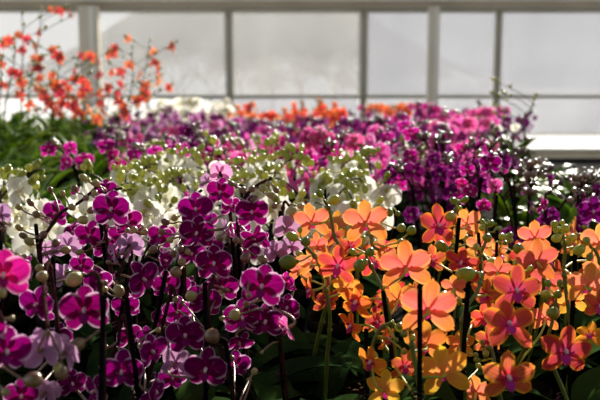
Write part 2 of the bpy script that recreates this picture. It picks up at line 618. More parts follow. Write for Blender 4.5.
# ------------------------------------------------------------------ a spec = list of (name, mesh, matrix, children)
def flower_spec(T, pos, W, yaw, pitch=0, roll=0, seed=0, full=True, colour=None, lip=True):
    m = Matrix.Translation(pos) @ Matrix.Rotation(R(yaw), 4, 'Z') @ Matrix.Rotation(R(pitch), 4, 'X') @ Matrix.Rotation(R(roll), 4, 'Y') @ Matrix.Scale(W, 4)
    c = colour or T['col']
    if not full:
        return ('flower', compact_flower_mesh(T['fk'], c, T['lip'], seed % 3), m, [])
    kids = [('lip', LIPM[T['lip']], Matrix.Identity(4), []), ('column', COLM[T['colm']], Matrix.Identity(4), [])]
    return ('flower', fmesh(T['fk'], c, seed % 5), m, kids)


def facing(yaw, pitch=0):
    return Matrix.Rotation(R(yaw), 3, 'Z') @ Matrix.Rotation(R(pitch), 3, 'X') @ Vector((0, -1, 0))


def bud_spec(T, pos, axis, size, v=0, colour=None):
    q = Vector(axis).normalized().to_track_quat('Z', 'Y')
    m = Matrix.Translation(pos) @ q.to_matrix().to_4x4() @ Matrix.Scale(size, 4)
    return ('bud', bud_mesh(colour or T['bud'], v % 3), m, [])


def base_spec(rng, nleaf=4, mat='leaf'):
    out = [('pot', POT, Matrix.Identity(4), []), ('potting_bark', BARK, Matrix.Identity(4), [])]
    a0 = rng.uniform(0, PI)
    for i in range(nleaf):
        a = a0 + (i % 2) * PI + rng.uniform(-.35, .35) + i * .12
        sc = rng.uniform(.72, 1.0) * (.62 if i >= 4 else .85)
        m = Matrix.Translation((0, 0, POT_H * .86 + .004 * i)) @ Matrix.Rotation(a, 4, 'Z') @ Matrix.Rotation(rng.uniform(-.1, .30), 4, 'X') @ Matrix.Scale(sc, 4)
        out.append(('leaf', leaf_mesh(rng.randrange(4), mat), m, []))
    return out


def proc_spec(kind, seed, nspike=2, H=.26, nfl=6, nbud=8, W=.05, full=False, spread=.07, tall=False, face_sd=45, branch=False, mixcol=None, nleaf=4, hi=.90):
    """a free-standing plant in local coordinates, base at the origin"""
    rng = random.Random(seed)
    T = TYPES[kind]
    spec = base_spec(rng, nleaf)
    for s in range(nspike):
        az = rng.uniform(0, 2 * PI) if nspike == 1 else (s / nspike * 2 * PI + rng.uniform(-.5, .5) + seed)
        d = Vector((math.cos(az), math.sin(az) * .8, 0))
        h = H * rng.uniform(.86, 1.12)
        b = Vector((d.x * .012, d.y * .012, POT_H * .85))
        lean = spread * rng.uniform(.3, .8)
        top = b + d * lean + Vector((0, 0, h * .78))
        tip = b + d * (lean + spread * rng.uniform(.5, 1.1)) + Vector((0, 0, h * rng.uniform(.96, 1.06)))
        path = catmull([b, b.lerp(top, .45) + d * -.006, top, top.lerp(tip, .55) + Vector((0, 0, .012)), tip], 6)
        n = len(path)
        mb = MB()
        mb.tube(path, [.0031 - .0014 * i / n for i in range(n)], 6, 0)
        # stake
        st = MB()
        sb = Vector((d.x * .004, d.y * .004 - .004, POT_H * .5))
        stt = top + Vector((-.004, -.004, rng.uniform(-.03, .065)))
        st.tube([sb, stt], .0027, 7)
        spec.append(('stake', st.mesh('stake', [M['stake']]), Matrix.Identity(4), []))
        # flowers
        lo = .42 if hi > .7 else .3
        for i in range(nfl):
            t = lo + (hi - lo) * (i + rng.uniform(-.3, .3)) / max(1, nfl - 1)
            t = min(.95, max(.3, t))
            p = path[int(t * (n - 1))]
            yaw = rng.gauss(0, face_sd)
            pit = rng.uniform(-22, 12)
            fdir = facing(yaw, pit)
            sd = Vector((1 if i % 2 else -1, rng.uniform(-.8, .4), 0)).normalized()
            pos = p + sd * rng.uniform(.016, .034) + fdir * .014 + Vector((0, 0, rng.uniform(-.012, .010)))
            w = W * rng.uniform(.82, 1.08)
            mb.tube(bez(p, p + Vector((0, 0, .008)) + sd * .008, pos - fdir * .014, pos - fdir * -.0, 5), .0011, 5, 1)
            c = rng.choice(mixcol) if mixcol else None
            spec.append(flower_spec(T, pos, w, yaw, pit, rng.uniform(-18, 18), rng.randrange(10), full, c))
        # buds near the tip
        for i in range(nbud):
            t = .80 + .20 * (i / max(1, nbud - 1))
            p = path[int(t * (n - 1))]
            sd = Vector((rng.uniform(-1, 1), rng.uniform(-1, 1), rng.uniform(0, .9))).normalized()
            if i == nbud - 1:
                sd = (path[-1] - path[-2]).normalized()
            ln = rng.uniform(.006, .016) + (.022 * rng.random() if branch else 0)
            pos = p + sd * ln
            size = (.0125 - .0065 * i / nbud) * rng.uniform(.85, 1.15) * (W / .05) ** .5
            mb.tube(bez(p, p + sd * ln * .5 + Vector((0, 0, .002)), pos - Vector((0, 0, .002)), pos, 4), .0009, 5, 1)
            spec.append(bud_spec(T, pos, sd + Vector((0, 0, .3)), size, rng.randrange(3)))
        if branch:
            for q in range(2):
                t = rng.uniform(.5, .75)
                p = path[int(t * (n - 1))]
                sd = Vector((rng.uniform(-1, 1), rng.uniform(-.7, .7), 0)).normalized()
                e = p + sd * rng.uniform(.05, .09) + Vector((0, 0, rng.uniform(.03, .07)))
                bp = bez(p, p + sd * .02 + Vector((0, 0, .03)), e - sd * .02, e + Vector((0, 0, -.004)), 9)
                mb.tube(bp, [.0022 - .0008 * i / 9 for i in range(10)], 5, 0)
                for i in range(5):
                    pp = bp[5 + i]
                    s2 = Vector((rng.uniform(-.6, .6), rng.uniform(-.6, .6), rng.choice((-1, 1)) * .8)).normalized()
                    pos = pp + s2 * .009
                    mb.tube([pp, pos], .0008, 5, 1)
                    spec.append(bud_spec(T, pos, s2, (.0135 - .0008 * i) * rng.uniform(.85, 1.2), rng.randrange(3)))
        spec.append(('flower_spike', mb.mesh('flower_spike', [M[T['stem']], M[T['ped']]]), Matrix.Identity(4), []))
    return spec


def plant(spec, kind, loc, rz=0, sc=1.0, label=None, group=None, name=None):
    T = TYPES.get(kind, {})
    root = empty(name or T['name'], loc)
    root.rotation_euler = (0, 0, rz)
    root.scale = (sc, sc, sc)
    tag(root, label, T.get('cat', 'orchid'), group)

    def add(items, parent):
        for nm, me, mt, kids in items:
            o = obj(nm, me, parent, mt)
            add(kids, o)
    add(spec, root)
    return root


# ------------------------------------------------------------------ hero plants, read off the photograph
# each: kind, label, stake top (px,py,Y) or None, tip path [(px,py,Y)...], flowers [(px,py,Y,size_px,yaw,pitch,roll,colour?)], buds [(px,py,size_px,(Y))]
HERO = [
 dict(k='purple', lab='bright magenta orchid cut off by the left frame edge, below the white flowers',
      stake=(-12, 262, .72), tip=[(-8, 235, .72), (6, 226, .74)],
      fl=[(4, 276, .70, 62, 12, -8, 4, 'magenta'), (2, 215, .95, 30, 150, 0, 20, 'lilac')],
      bud=[(2, 293, 13), (4, 228, 8), (10, 224, 6), (-4, 238, 9)]),
 dict(k='purple', lab='purple orchid with a round white-rimmed bloom in the bottom left corner',
      stake=(-10, 330, .66), tip=[(-6, 318, .66), (4, 322, .66)],
      fl=[(6, 352, .66, 60, 30, 0, 10), (-14, 330, .66, 50, 0, 0, 0)],
      bud=[(32, 380, 22), (6, 392, 12), (12, 318, 8)]),
 dict(k='purple', lab='purple orchid showing pale lilac petal backs above a cream bud, at the lower left',
      stake=(53, 258, .86), tip=[(50, 268, .80), (44, 285, .76), (48, 330, .68)],
      fl=[(22, 396, .72, 44, 10, 0, 0), (60, 338, .84, 36, 0, 0, 0), (46, 392, .78, 38, 160, 0, 0, 'lilac'), (38, 305, .80, 46, -18, -6, 8), (43, 350, .68, 52, 165, 10, 15, 'lilac'), (66, 352, .70, 44, 140, -10, -20, 'lilac')],
      bud=[(62, 374, 18), (58, 368, 12), (42, 276, 15), (40, 268, 10)]),
 dict(k='purple', lab='purple orchid with one wide white-edged bloom facing out beside a short black stake, lower left',
      stake=(104, 297, .72), tip=[(100, 284, .74), (84, 276, .78)],
      fl=[(72, 384, .80, 36, 30, 0, 0), (62, 276, .98, 32, 165, 0, 20, 'lilac'), (85, 311, .745, 60, 2, -5, 0), (96, 392, .76, 44, -55, 0, 12)],
      bud=[(74, 279, 19), (78, 344, 17), (105, 283, 8), (68, 272, 10)]),
 dict(k='purple', lab='purple orchid crossed by a tall leaning black stake, its bloom at the bottom edge',
      stake=(127, 300, .76), tip=[(124, 318, .80), (118, 345, .82)],
      fl=[(122, 372, .79, 52, 4, 0, 3), (153, 392, .78, 44, 70, 10, 30), (128, 336, .98, 34, 40, 0, 0)],
      bud=[(141, 346, 8), (106, 347, 7), (133, 350, 7)]),
 dict(k='purple', lab='purple orchid with one bloom turned sideways beside a wide one facing out, lower left',
      stake=(166, 272, .90), tip=[(172, 290, .90), (176, 310, .90)],
      fl=[(151, 352, .84, 44, 55, 0, 0), (166, 318, 1.0, 34, 10, 0, 0), (172, 378, .95, 36, 20, 0, 10), (186, 336, .86, 48, 0, -5, -6), (146, 336, .92, 24, 20, 0, 0)],
      bud=[(212, 336, 20), (176, 300, 9), (158, 330, 8)]),
 dict(k='purple', lab='purple orchid with the lowest crisp white-rimmed bloom, left of the dark leafy gap',
      stake=(226, 344, .80), tip=[(222, 352, .80), (214, 345, .80)],
      fl=[(236, 366, .92, 36, 20, 0, 0), (206, 370, .80, 52, -6, 0, 5), (176, 362, .88, 40, 160, 0, 0, 'lilac')],
      bud=[(254, 372, 9), (249, 380, 7), (232, 358, 8)]),
 dict(k='purple', lab='purple orchid with one bloom seen side-on, pale lilac petal backs around it, left',
      stake=(134, 240, 1.0), tip=[(132, 246, .99), (124, 258, .97), (118, 282, .96)],
      fl=[(126, 306, 1.02, 34, 0, 0, 0), (98, 282, 1.05, 34, 20, 0, 0), (82, 266, 1.08, 30, -10, 0, 0), (143, 280, .95, 46, 48, 0, -24), (130, 247, .98, 36, 170, -8, 12, 'lilac'), (114, 254, .97, 28, -60, 0, 20, 'lilac'), (166, 285, 1.02, 34, 20, 0, 0)],
      bud=[(119, 291, 14), (105, 289, 8), (108, 262, 6), (128, 232, 7)]),
 dict(k='purple', lab='purple orchid under a long arching dark stem of olive buds at the left',
      stake=(36, 225, 1.08), tip=[(40, 250, 1.07), (50, 228, 1.06), (62, 212, 1.05), (80, 202, 1.04), (98, 186, 1.04)],
      fl=[(56, 214, 1.10, 34, -14, -5, 6), (68, 246, 1.12, 34, 170, 0, 0, 'lilac'), (46, 252, 1.12, 30, 150, 0, 30, 'lilac')],
      bud=[(19, 207, 8), (31, 203, 8), (36, 214, 10), (43, 235, 11), (56, 243, 11), (66, 250, 11), (83, 220, 12), (72, 207, 10), (74, 188, 9), (62, 193, 8), (50, 189, 8), (20, 228, 8), (30, 242, 10), (24, 236, 8), (103, 204, 11), (86, 198, 8), (95, 193, 8)]),
 dict(k='purple', lab='purple orchid with dense dark blooms high at left, just right of the arching bud stem',
      stake=(100, 218, 1.06), tip=[(103, 206, 1.05), (112, 192, 1.04), (122, 188, 1.04)],
      fl=[(112, 210, 1.0, 46, -4, -4, 4), (128, 222, 1.03, 34, 24, 0, -6), (90, 236, 1.07, 36, -10, 0, 10), (105, 246, 1.08, 32, 20, 0, 0), (122, 236, 1.07, 32, 0, 0, 8), (106, 190, 1.06, 26, 10, -14, 0)],
      bud=[(84, 178, 9), (96, 183, 9), (134, 230, 10), (144, 232, 9), (92, 210, 9), (80, 252, 8)]),
 dict(k='purple', lab='purple orchid with two stacked white-rimmed blooms facing out at the centre left, stake behind',
      stake=(181, 226, 1.02), tip=[(184, 214, 1.02), (190, 200, 1.02), (202, 190, 1.02)],
      fl=[(196, 210, .985, 42, 2, -6, 0), (197, 234, .96, 43, -4, 0, 4), (205, 222, 1.03, 30, 20, 0, 0), (192, 254, .99, 34, 5, 0, 6)],
      bud=[(166, 222, 9), (174, 218, 9), (154, 249, 10), (181, 249, 9), (170, 240, 9), (173, 254, 10), (162, 232, 8), (188, 252, 8), (176, 272, 15), (182, 262, 11)]),
 dict(k='purple', lab='purple orchid with the topmost crisp bloom, a paler pink one just above it',
      stake=(232, 232, 1.04), tip=[(230, 212, 1.04), (226, 190, 1.05), (220, 172, 1.08)],
      fl=[(221, 193, 1.0, 36, -12, -4, 6), (220, 174, 1.08, 30, 160, -10, 0, 'pink'), (207, 182, 1.12, 22, 150, 0, 0, 'lilac'), (230, 206, 1.02, 26, 35, 0, 0), (224, 229, .96, 28, 105, 0, 40, 'lilac')],
      bud=[(228, 182, 7), (236, 186, 7), (236, 240, 9), (220, 238, 10)]),
 dict(k='purple', lab='purple orchid with a wide bloom right beneath a cluster of olive buds, centre',
      stake=(238, 246, 1.0), tip=[(238, 224, 1.0), (244, 200, .99), (256, 186, 1.0), (272, 178, 1.0)],
      fl=[(252, 213, .975, 40, 0, -8, 2), (253, 237, .98, 32, 40, 25, 160), (240, 230, 1.02, 26, 10, 0, 0), (262, 240, 1.0, 26, -30, 20, 40)],
      bud=[(253, 200, 14), (243, 190, 9), (252, 189, 9), (262, 188, 9), (270, 195, 9), (242, 241, 10), (246, 258, 14), (262, 259, 10), (276, 190, 8), (232, 184, 7), (268, 184, 7)]),
 dict(k='purple', lab='purple orchid with a large bloom of dark centre beside the short upright stake, middle left',
      stake=(205, 284, .84), tip=[(208, 300, .86), (210, 290, .88), (214, 276, .90)],
      fl=[(178, 286, 1.04, 32, 0, 0, 0), (214, 264, .91, 44, 3, -4, 0), (205, 300, .90, 44, -8, 0, 8), (222, 288, .94, 40, 10, 0, 0), (178, 312, .96, 36, 0, 0, 0)],
      bud=[(190, 296, 14), (220, 295, 13), (182, 302, 7), (226, 290, 7)]),
 dict(k='purple', lab='purple orchid with the largest glowing magenta bloom, pale small buds hanging before it, centre',
      stake=(276, 300, .88), tip=[(270, 300, .86), (250, 278, .84), (262, 270, .84)],
      fl=[(262, 287, .82, 54, -4, -6, 10, None), (242, 318, .86, 46, 10, 0, 0), (266, 322, .86, 46, -10, 0, 5), (287, 328, .83, 34, -62, 20, 15, 'pink'), (286, 283, .93, 26, -30, 0, 0, 'magenta'), (238, 342, .88, 36, 30, 40, 20), (288, 308, .90, 34, -20, 0, 0)],
      bud=[(247, 289, 8), (249, 295, 8), (246, 304, 10), (234, 315, 15), (222, 318, 6), (262, 352, 5)]),
 dict(k='purple', lab='pale lilac orchid seen from behind, just left of the first orange flowers',
      stake=(280, 212, 1.16), tip=[(283, 208, 1.14), (290, 206, 1.12)],
      fl=[(287, 228, 1.10, 32, 168, 0, -10, 'lilac'), (276, 252, 1.12, 30, 190, 0, 14, 'lilac'), (292, 246, 1.14, 28, 150, 0, 0, 'lilac')],
      bud=[(292, 213, 15), (300, 206, 8), (274, 206, 8)]),
 dict(k='magenta', lab='magenta orchid with a column of small bright pink blooms before the violet mass',
      stake=(481, 178, 1.46), tip=[(478, 176, 1.47), (472, 160, 1.48), (468, 150, 1.48)],
      fl=[(467, 158, 1.46, 17, 30, 0, 0, 'pink'), (467, 170, 1.45, 18, -10, 0, 0), (470, 192, 1.45, 19, 10, 0, 0), (462, 184, 1.47, 16, -30, 0, 0), (458, 198, 1.45, 18, 20, 0, 0)],
      bud=[(466, 146, 5), (474, 144, 5), (478, 152, 6)]),
 dict(k='magenta', lab='dark magenta orchid with one round dark bloom and a hot pink one under it',
      stake=(497, 196, 1.38), tip=[(495, 190, 1.38), (492, 174, 1.38), (490, 150, 1.40)],
      fl=[(490, 164, 1.36, 26, -6, 0, 0, 'purple'), (494, 186, 1.36, 22, 20, -20, 0, 'pink'), (484, 206, 1.38, 18, -20, 0, 0)],
      bud=[(488, 146, 6), (496, 142, 5)]),
 dict(k='violet', lab='violet orchid with a glowing bloom side-on, above the green bud bunch at right',
      stake=(547, 202, 1.38), tip=[(545, 200, 1.38), (548, 194, 1.38), (552, 190, 1.4)],
      fl=[(541, 206, 1.36, 25, 60, 0, 20, 'magenta'), (543, 224, 1.38, 24, 20, 0, 0), (552, 216, 1.4, 22, -40, 0, 0)],
      bud=[(556, 186, 5), (560, 196, 6)]),
 dict(k='violet', lab='violet orchid with a large round bloom at the right edge, above orange flowers',
      stake=(578, 196, 1.40), tip=[(580, 204, 1.40), (588, 196, 1.4), (596, 190, 1.4)],
      fl=[(593, 212, 1.36, 36, -10, 0, 0), (578, 226, 1.4, 24, 20, 0, 0)],
      bud=[(574, 190, 7), (582, 192, 6), (570, 200, 8)]),
 dict(k='pink', lab='pink orchid with one large light pink bloom among the back purple rows',
      stake=(384, 150, 2.9), tip=[(384, 148, 2.9), (380, 134, 2.9), (374, 126, 2.9)],
      fl=[(377, 134, 2.86, 22, 0, 0, 0, None), (366, 142, 2.9, 14, 30, 0, 0)],
      bud=[(386, 126, 4), (390, 132, 4)]),
 # orange
 dict(k='orange', lab='orange orchid with the leftmost orange flower, seen from behind under two green buds',
      stake=None, tip=[(340, 258, 1.04), (334, 235, 1.04), (330, 212, 1.04), (324, 200, 1.04)],
      fl=[(300, 270, 1.1, 32, 170, 0, 0), (334, 236, 1.14, 28, 20, 0, 0, 'coral'), (312, 222, 1.06, 42, 172, -4, 6), (317, 246, 1.1, 30, 150, 0, 10)],
      bud=[(320, 194, 9), (334, 200, 13), (300, 254, 8)]),
 dict(k='orange', lab='orange orchid with the highest peach flower seen from behind, five petals spread, right of centre',
      stake=(388, 282, 1.04), tip=[(386, 262, 1.03), (372, 244, 1.02), (376, 216, 1.03), (392, 210, 1.03)],
      fl=[(366, 223, 1.0, 53, 182, -6, 2), (384, 246, 1.02, 34, 160, 20, 160), (350, 246, 1.08, 30, 20, 0, 0, 'coral')],
      bud=[(389, 212, 11), (402, 228, 11), (412, 230, 12), (401, 242, 9), (398, 214, 7)]),
 dict(k='orange', lab='orange orchid with a reddish pink flower facing out, just below the leftmost orange flower',
      stake=None, tip=[(330, 320, .98), (326, 290, .98), (318, 262, .98), (306, 246, .98)],
      fl=[(326, 300, 1.0, 34, 30, 0, 0, 'coral'), (346, 288, 1.02, 34, 165, 0, 0, 'amber'), (338, 266, .97, 48, -12, 4, 8, 'coral'), (312, 262, 1.02, 34, 165, 0, 10), (311, 291, .94, 36, -75, 15, 20, 'orange')],
      bud=[(288, 262, 19), (293, 237, 12), (306, 241, 13), (300, 230, 7)]),
 dict(k='orange', lab='orange orchid with a broad peach flower seen from behind above the tall black stakes',
      stake=(383, 292, .90), tip=[(386, 300, .91), (374, 272, .92), (366, 255, .92)],
      fl=[(398, 300, .96, 44, 168, 0, 10, 'amber'), (376, 322, 1.0, 34, 20, 0, 0, 'coral'), (406, 268, .90, 60, 178, -4, 4), (357, 302, .92, 44, -40, 10, 15, 'amber'), (386, 302, .98, 38, 20, 10, 0, 'coral')],
      bud=[(359, 266, 16), (370, 252, 12), (353, 252, 8), (365, 262, 8)]),
 dict(k='orange', lab='orange orchid with the widest orange flower, seen from behind and crossed by a black stake',
      stake=(420, 286, .76), tip=[(412, 345, .80), (410, 318, .80), (406, 330, .80)],
      fl=[(426, 344, .85, 52, 178, 8, 0, 'amber'), (404, 366, .92, 38, 20, 0, 0, 'coral'), (460, 345, .92, 34, 170, 0, 0, 'amber'), (428, 310, .78, 68, 176, -4, -4), (444, 372, .80, 62, 184, 5, 6, 'amber'), (454, 288, .9, 30, 170, 0, 0)],
      bud=[(410, 322, 11), (404, 334, 10), (413, 338, 9), (400, 326, 9)]),
 dict(k='orange', lab='yellow and orange orchid with drooping side-on flowers, right of the dark leafy gap',
      stake=(366, 330, .92), tip=[(372, 350, .88), (380, 330, .88), (392, 322, .87)],
      fl=[(372, 362, .86, 42, -50, 10, 10, 'amber'), (384, 390, .84, 46, 150, 20, 8, 'amber'), (386, 338, .88, 32, 60, 0, 0, 'amber'), (352, 326, .90, 36, -60, 10, 20, 'amber')],
      bud=[(398, 328, 9), (404, 352, 8), (396, 340, 7)]),
 dict(k='orange', lab='orange red orchid with a flower facing out, highest before the magenta plants, green bud beside',
      stake=(459, 219, 1.06), tip=[(457, 236, 1.08), (455, 214, 1.08), (458, 202, 1.08)],
      fl=[(438, 226, 1.07, 48, 12, -8, 0, 'coral'), (467, 224, 1.10, 36, 165, -10, 20), (432, 260, 1.12, 34, 10, 0, 0, 'coral')],
      bud=[(451, 216, 13), (454, 201, 9), (464, 200, 8), (443, 247, 13), (460, 208, 6)]),
 dict(k='orange', lab='coral orchid with two upright dark petals below a stem of small green buds',
      stake=(476, 210, 1.1), tip=[(480, 262, 1.04), (486, 240, 1.04), (486, 226, 1.04)],
      fl=[(462, 262, 1.03, 40, -30, 20, 10, 'coral'), (500, 258, 1.02, 34, 70, 0, 0, 'amber'), (480, 246, 1.12, 32, 170, 0, 0, 'orange')],
      bud=[(482, 228, 9), (490, 224, 9), (487, 238, 12), (476, 247, 9), (492, 263, 15), (483, 222, 6)]),
 dict(k='orange', lab='orange orchid with a fat green bud on top of the thick black stake',
      stake=(468, 284, .86), tip=[(462, 320, .88), (478, 290, .90), (482, 272, .92)],
      fl=[(487, 296, .93, 40, -55, 0, 10, 'coral'), (484, 318, .96, 34, 0, 0, 0, 'orange'), (428, 346, .96, 30, 10, 0, 0, 'coral')],
      bud=[(467, 274, 24), (446, 297, 13), (458, 301, 11), (478, 366, 8), (476, 355, 7)]),
 dict(k='orange', lab='coral orchid with two flowers stacked, the lower one dusky pink and nodding',
      stake=(497, 330, .90), tip=[(528, 340, .88), (530, 300, .88), (522, 275, .90)],
      fl=[(545, 318, 1.0, 34, 165, 0, 0), (488, 340, 1.0, 36, 10, 0, 0, 'coral'), (516, 291, .85, 58, 2, -10, 2, 'coral'), (509, 326, .82, 62, 0, -38, 0, 'coral'), (498, 272, .95, 34, 160, 0, 0, 'orange')],
      bud=[(546, 294, 10), (530, 268, 7)]),
 dict(k='orange', lab='coral red orchid with a pink-centred flower at the bottom edge near the thick stake',
      stake=(480, 352, .84), tip=[(496, 380, .82), (492, 352, .84), (482, 346, .84)],
      fl=[(508, 378, .79, 62, 6, -6, -4, 'coral'), (476, 392, .9, 40, 160, 0, 0, 'orange')],
      bud=[(486, 354, 9), (477, 360, 8), (482, 342, 7)]),
 dict(k='orange', lab='coral red orchid with a single star flower facing out at the lower right',
      stake=(548, 330, .92), tip=[(548, 350, .90), (552, 322, .90), (556, 300, .90)],
      fl=[(565, 352, .86, 60, -4, -6, 5, 'coral'), (590, 336, .9, 34, -30, -50, 0, 'amber')],
      bud=[(553, 313, 17), (545, 296, 10), (558, 294, 11), (560, 284, 8), (548, 284, 9)]),
 dict(k='orange', lab='peach orchid with two overlapping flowers seen from behind, high at the right',
      stake=(538, 292, 1.0), tip=[(544, 280, .99), (530, 262, 1.0), (520, 256, 1.0)],
      fl=[(537, 262, .97, 52, 186, -4, 0), (535, 238, 1.03, 40, 172, -6, 6), (546, 282, 1.0, 40, 150, 10, 0)],
      bud=[(519, 250, 14), (516, 262, 8)]),
 dict(k='orange', lab='orange orchid topped by a bunch of green buds beside a leaning black stake',
      stake=(575, 254, .92), tip=[(564, 275, .96), (565, 250, .96), (562, 232, .96)],
      fl=[(572, 300, 1.0, 36, 160, 0, 14, 'amber'), (596, 262, 1.0, 32, 20, 0, 0, 'coral'), (588, 286, .88, 50, 172, 0, -8), (575, 247, .98, 30, 80, 0, 0, 'amber')],
      bud=[(554, 224, 10), (565, 229, 12), (557, 238, 11), (573, 238, 11), (562, 222, 7), (569, 242, 8), (556, 230, 9)]),
 dict(k='orange', lab='orange orchid cut off by the right frame edge, pale green buds beside its pink flower',
      stake=(606, 262, .92), tip=[(600, 262, .92), (590, 246, .92)],
      fl=[(600, 243, .92, 46, 170, -6, 0), (601, 306, .84, 40, -30, 0, 0, 'orange'), (598, 270, .95, 34, 160, 0, 0, 'orange')],
      bud=[(580, 249, 13), (586, 240, 10), (590, 256, 9)]),
]


def nearest(path, p):
    best, bi = 1e9, 0
    for i, q in enumerate(path):
        d = (q - p).length + (0.03 if q.z > p.z + .01 else 0)
        if i < len(path) * .25:
            continue
        if d < best:
            best, bi = d, i
    return path[bi]


def relax(pts, mind, fixed=0, it=60):
    for _ in range(it):
        for i in range(len(pts)):
            for k in range(i + 1, len(pts)):
                dx, dy = pts[k][0] - pts[i][0], pts[k][1] - pts[i][1]
                d = math.hypot(dx, dy)
                if d < mind:
                    if d < 1e-6:
                        dx, dy, d = .01, .01, .014
                    g = (mind - d) / 2 / d
                    wi, wk = (0, 2) if i < fixed <= k else (1, 1)
                    if k < fixed and i < fixed and fixed != len(pts):
                        wi = wk = 0
                    pts[i][0] -= dx * g * wi; pts[i][1] -= dy * g * wi
                    pts[k][0] += dx * g * wk; pts[k][1] += dy * g * wk
    return pts


def hero_base(h):
    ps = [P(f[0], f[1], f[2]) for f in h['fl']]
    c = sum(ps, Vector()) / len(ps)
    if h['stake']:
        s = P(*h['stake'])
        c = (c + s * 2) / 3
    return [c.x, c.y + .03]


bases = relax([hero_base(h) for h in HERO], .100)


def hero_plant(h, base, idx):
    T = TYPES[h['k']]
    rng = random.Random(900 + idx)
    root = empty(T['name'], (base[0], base[1], BENCH_Z))
    tag(root, h['lab'], 'orchid')
    O = Vector((base[0], base[1], BENCH_Z))
    spec = base_spec(rng, 5)
    crown = Vector((0, 0, POT_H * .86))
    tip = [P(*t) - O for t in h['tip']]
    mb = MB()
    if h['stake']:
        s = P(*h['stake']) - O
        st = MB()
        sd = (s - Vector((.004, .01, .05)))
        r = .0026
        st.tube([Vector((.004, .010, .05)), s], r, 8)
        st.ellipsoid(s, (0, 0, 1), r, r * 1.6, lump=0, rings=6, sides=8)
        spec.append(('stake', st.mesh('stake', [M['stake']]), Matrix.Identity(4), []))
        a = s.lerp(Vector((.004, .01, .05)), .55)
        ctrl = [crown, crown.lerp(a, .5) + Vector((rng.uniform(-.008, .008), 0, 0)), a.lerp(tip[0], .25) + Vector((.004, 0, 0))] + tip
        cm = MB()
        cc = s.lerp(Vector((.004, .01, .05)), .42)
        for dz in (-.002, .003):
            ring = [cc + Vector((.006 * math.cos(t) - .002, .005 * math.sin(t), dz)) for t in [2 * PI * i / 12 for i in range(13)]]
            cm.tube(ring, .0009, 5)
        spec.append(('clip', cm.mesh('clip', [M['clip']]), Matrix.Identity(4), []))
    else:
        ctrl = [crown, crown.lerp(tip[0], .5) + Vector((0, 0, .01))] + tip
    path = catmull(ctrl, 7)
    n = len(path)
    mb.tube(path, [.0030 - .0013 * i / n for i in range(n)], 8, 0)
    for i in range(3, n - 4, 9):   # nodes with a sheath
        mb.ellipsoid(path[i], path[i + 1] - path[i - 1], .0034, .009, rings=5, sides=8, lump=0)
    for i, f in enumerate(h['fl']):
        px, py, Y, size, yaw, pit, roll = f[:7]
        c = f[7] if len(f) > 7 else None
        pos = P(px, py, Y) - O
        W = size * Y / F
        fd = facing(yaw, pit)
        start = nearest(path, pos - fd * .02)
        at = pos + fd * -.02 * W
        ln = max(.012, min(.05, (start - at).length * .5))
        mid = at - fd * ln
        mid.z -= .004
        pts = bez(start, start.lerp(mid, .6) + Vector((0, 0, .004)), mid, at, 9)
        mb.tube(pts, [.0014 + .0004 * (q > 7) for q in range(10)], 6, 1)
        spec.append(flower_spec(T, pos, W, yaw, pit, roll, rng.randrange(5), True, c))
    for i, b in enumerate(h['bud']):
        px, py, size = b[:3]
        Y = b[3] if len(b) > 3 else None
        if Y is None:
            # depth from the nearest flower or tip point of this plant
            cand = [(math.hypot(t[0] - px, t[1] - py), t[2]) for t in list(h['tip']) + [(f[0], f[1], f[2] - .02) for f in h['fl']]]
            Y = min(cand)[1] - .006
        pos = P(px, py, Y) - O
        s = size * Y / F * .80
        start = nearest(path, pos)
        d = pos - start
        ax = (d.normalized() + Vector((rng.uniform(-.3, .3), rng.uniform(-.5, .1), rng.uniform(-.2, .3)))).normalized()
        vv = rng.randrange(3)
        if size > 22:
            ax, vv, s = Vector((-1, -.1, -.12)).normalized(), 1, s * .78
        at = pos - ax * s * .62
        pts = bez(start, start + Vector((0, 0, .006)) + d * .25, at - ax * min(.012, d.length * .4), at, 7)
        mb.tube(pts, .0011, 6, 1)
        spec.append(bud_spec(T, at, ax, s, vv))
    spec.append(('flower_spike', mb.mesh('flower_spike', [M[T['stem']], M[T['ped']]]), Matrix.Identity(4), []))

    def add(items, parent):
        for nm, me, mt, kids in items:
            o = obj(nm, me, parent, mt)
            add(kids, o)
    add(spec, root)


for i, (h, b) in enumerate(zip(HERO, bases)):
    hero_plant(h, b, i)

# ------------------------------------------------------------------ the rest of the plants, by area of the bench
rng = random.Random(20)


def px_of(x, Y):
    return 300 + F * x / Y


def pane_word(px):
    # what stands above the plant in the picture, as a findable landmark
    if px < 105: return 'left thick post'
    if px < 230: return 'second pane from the left'
    if px < 362: return 'middle pane'
    if px < 430: return 'pane left of the right thick post'
    if px < 495: return 'narrow pane right of the thick post'
    return 'rightmost pane'


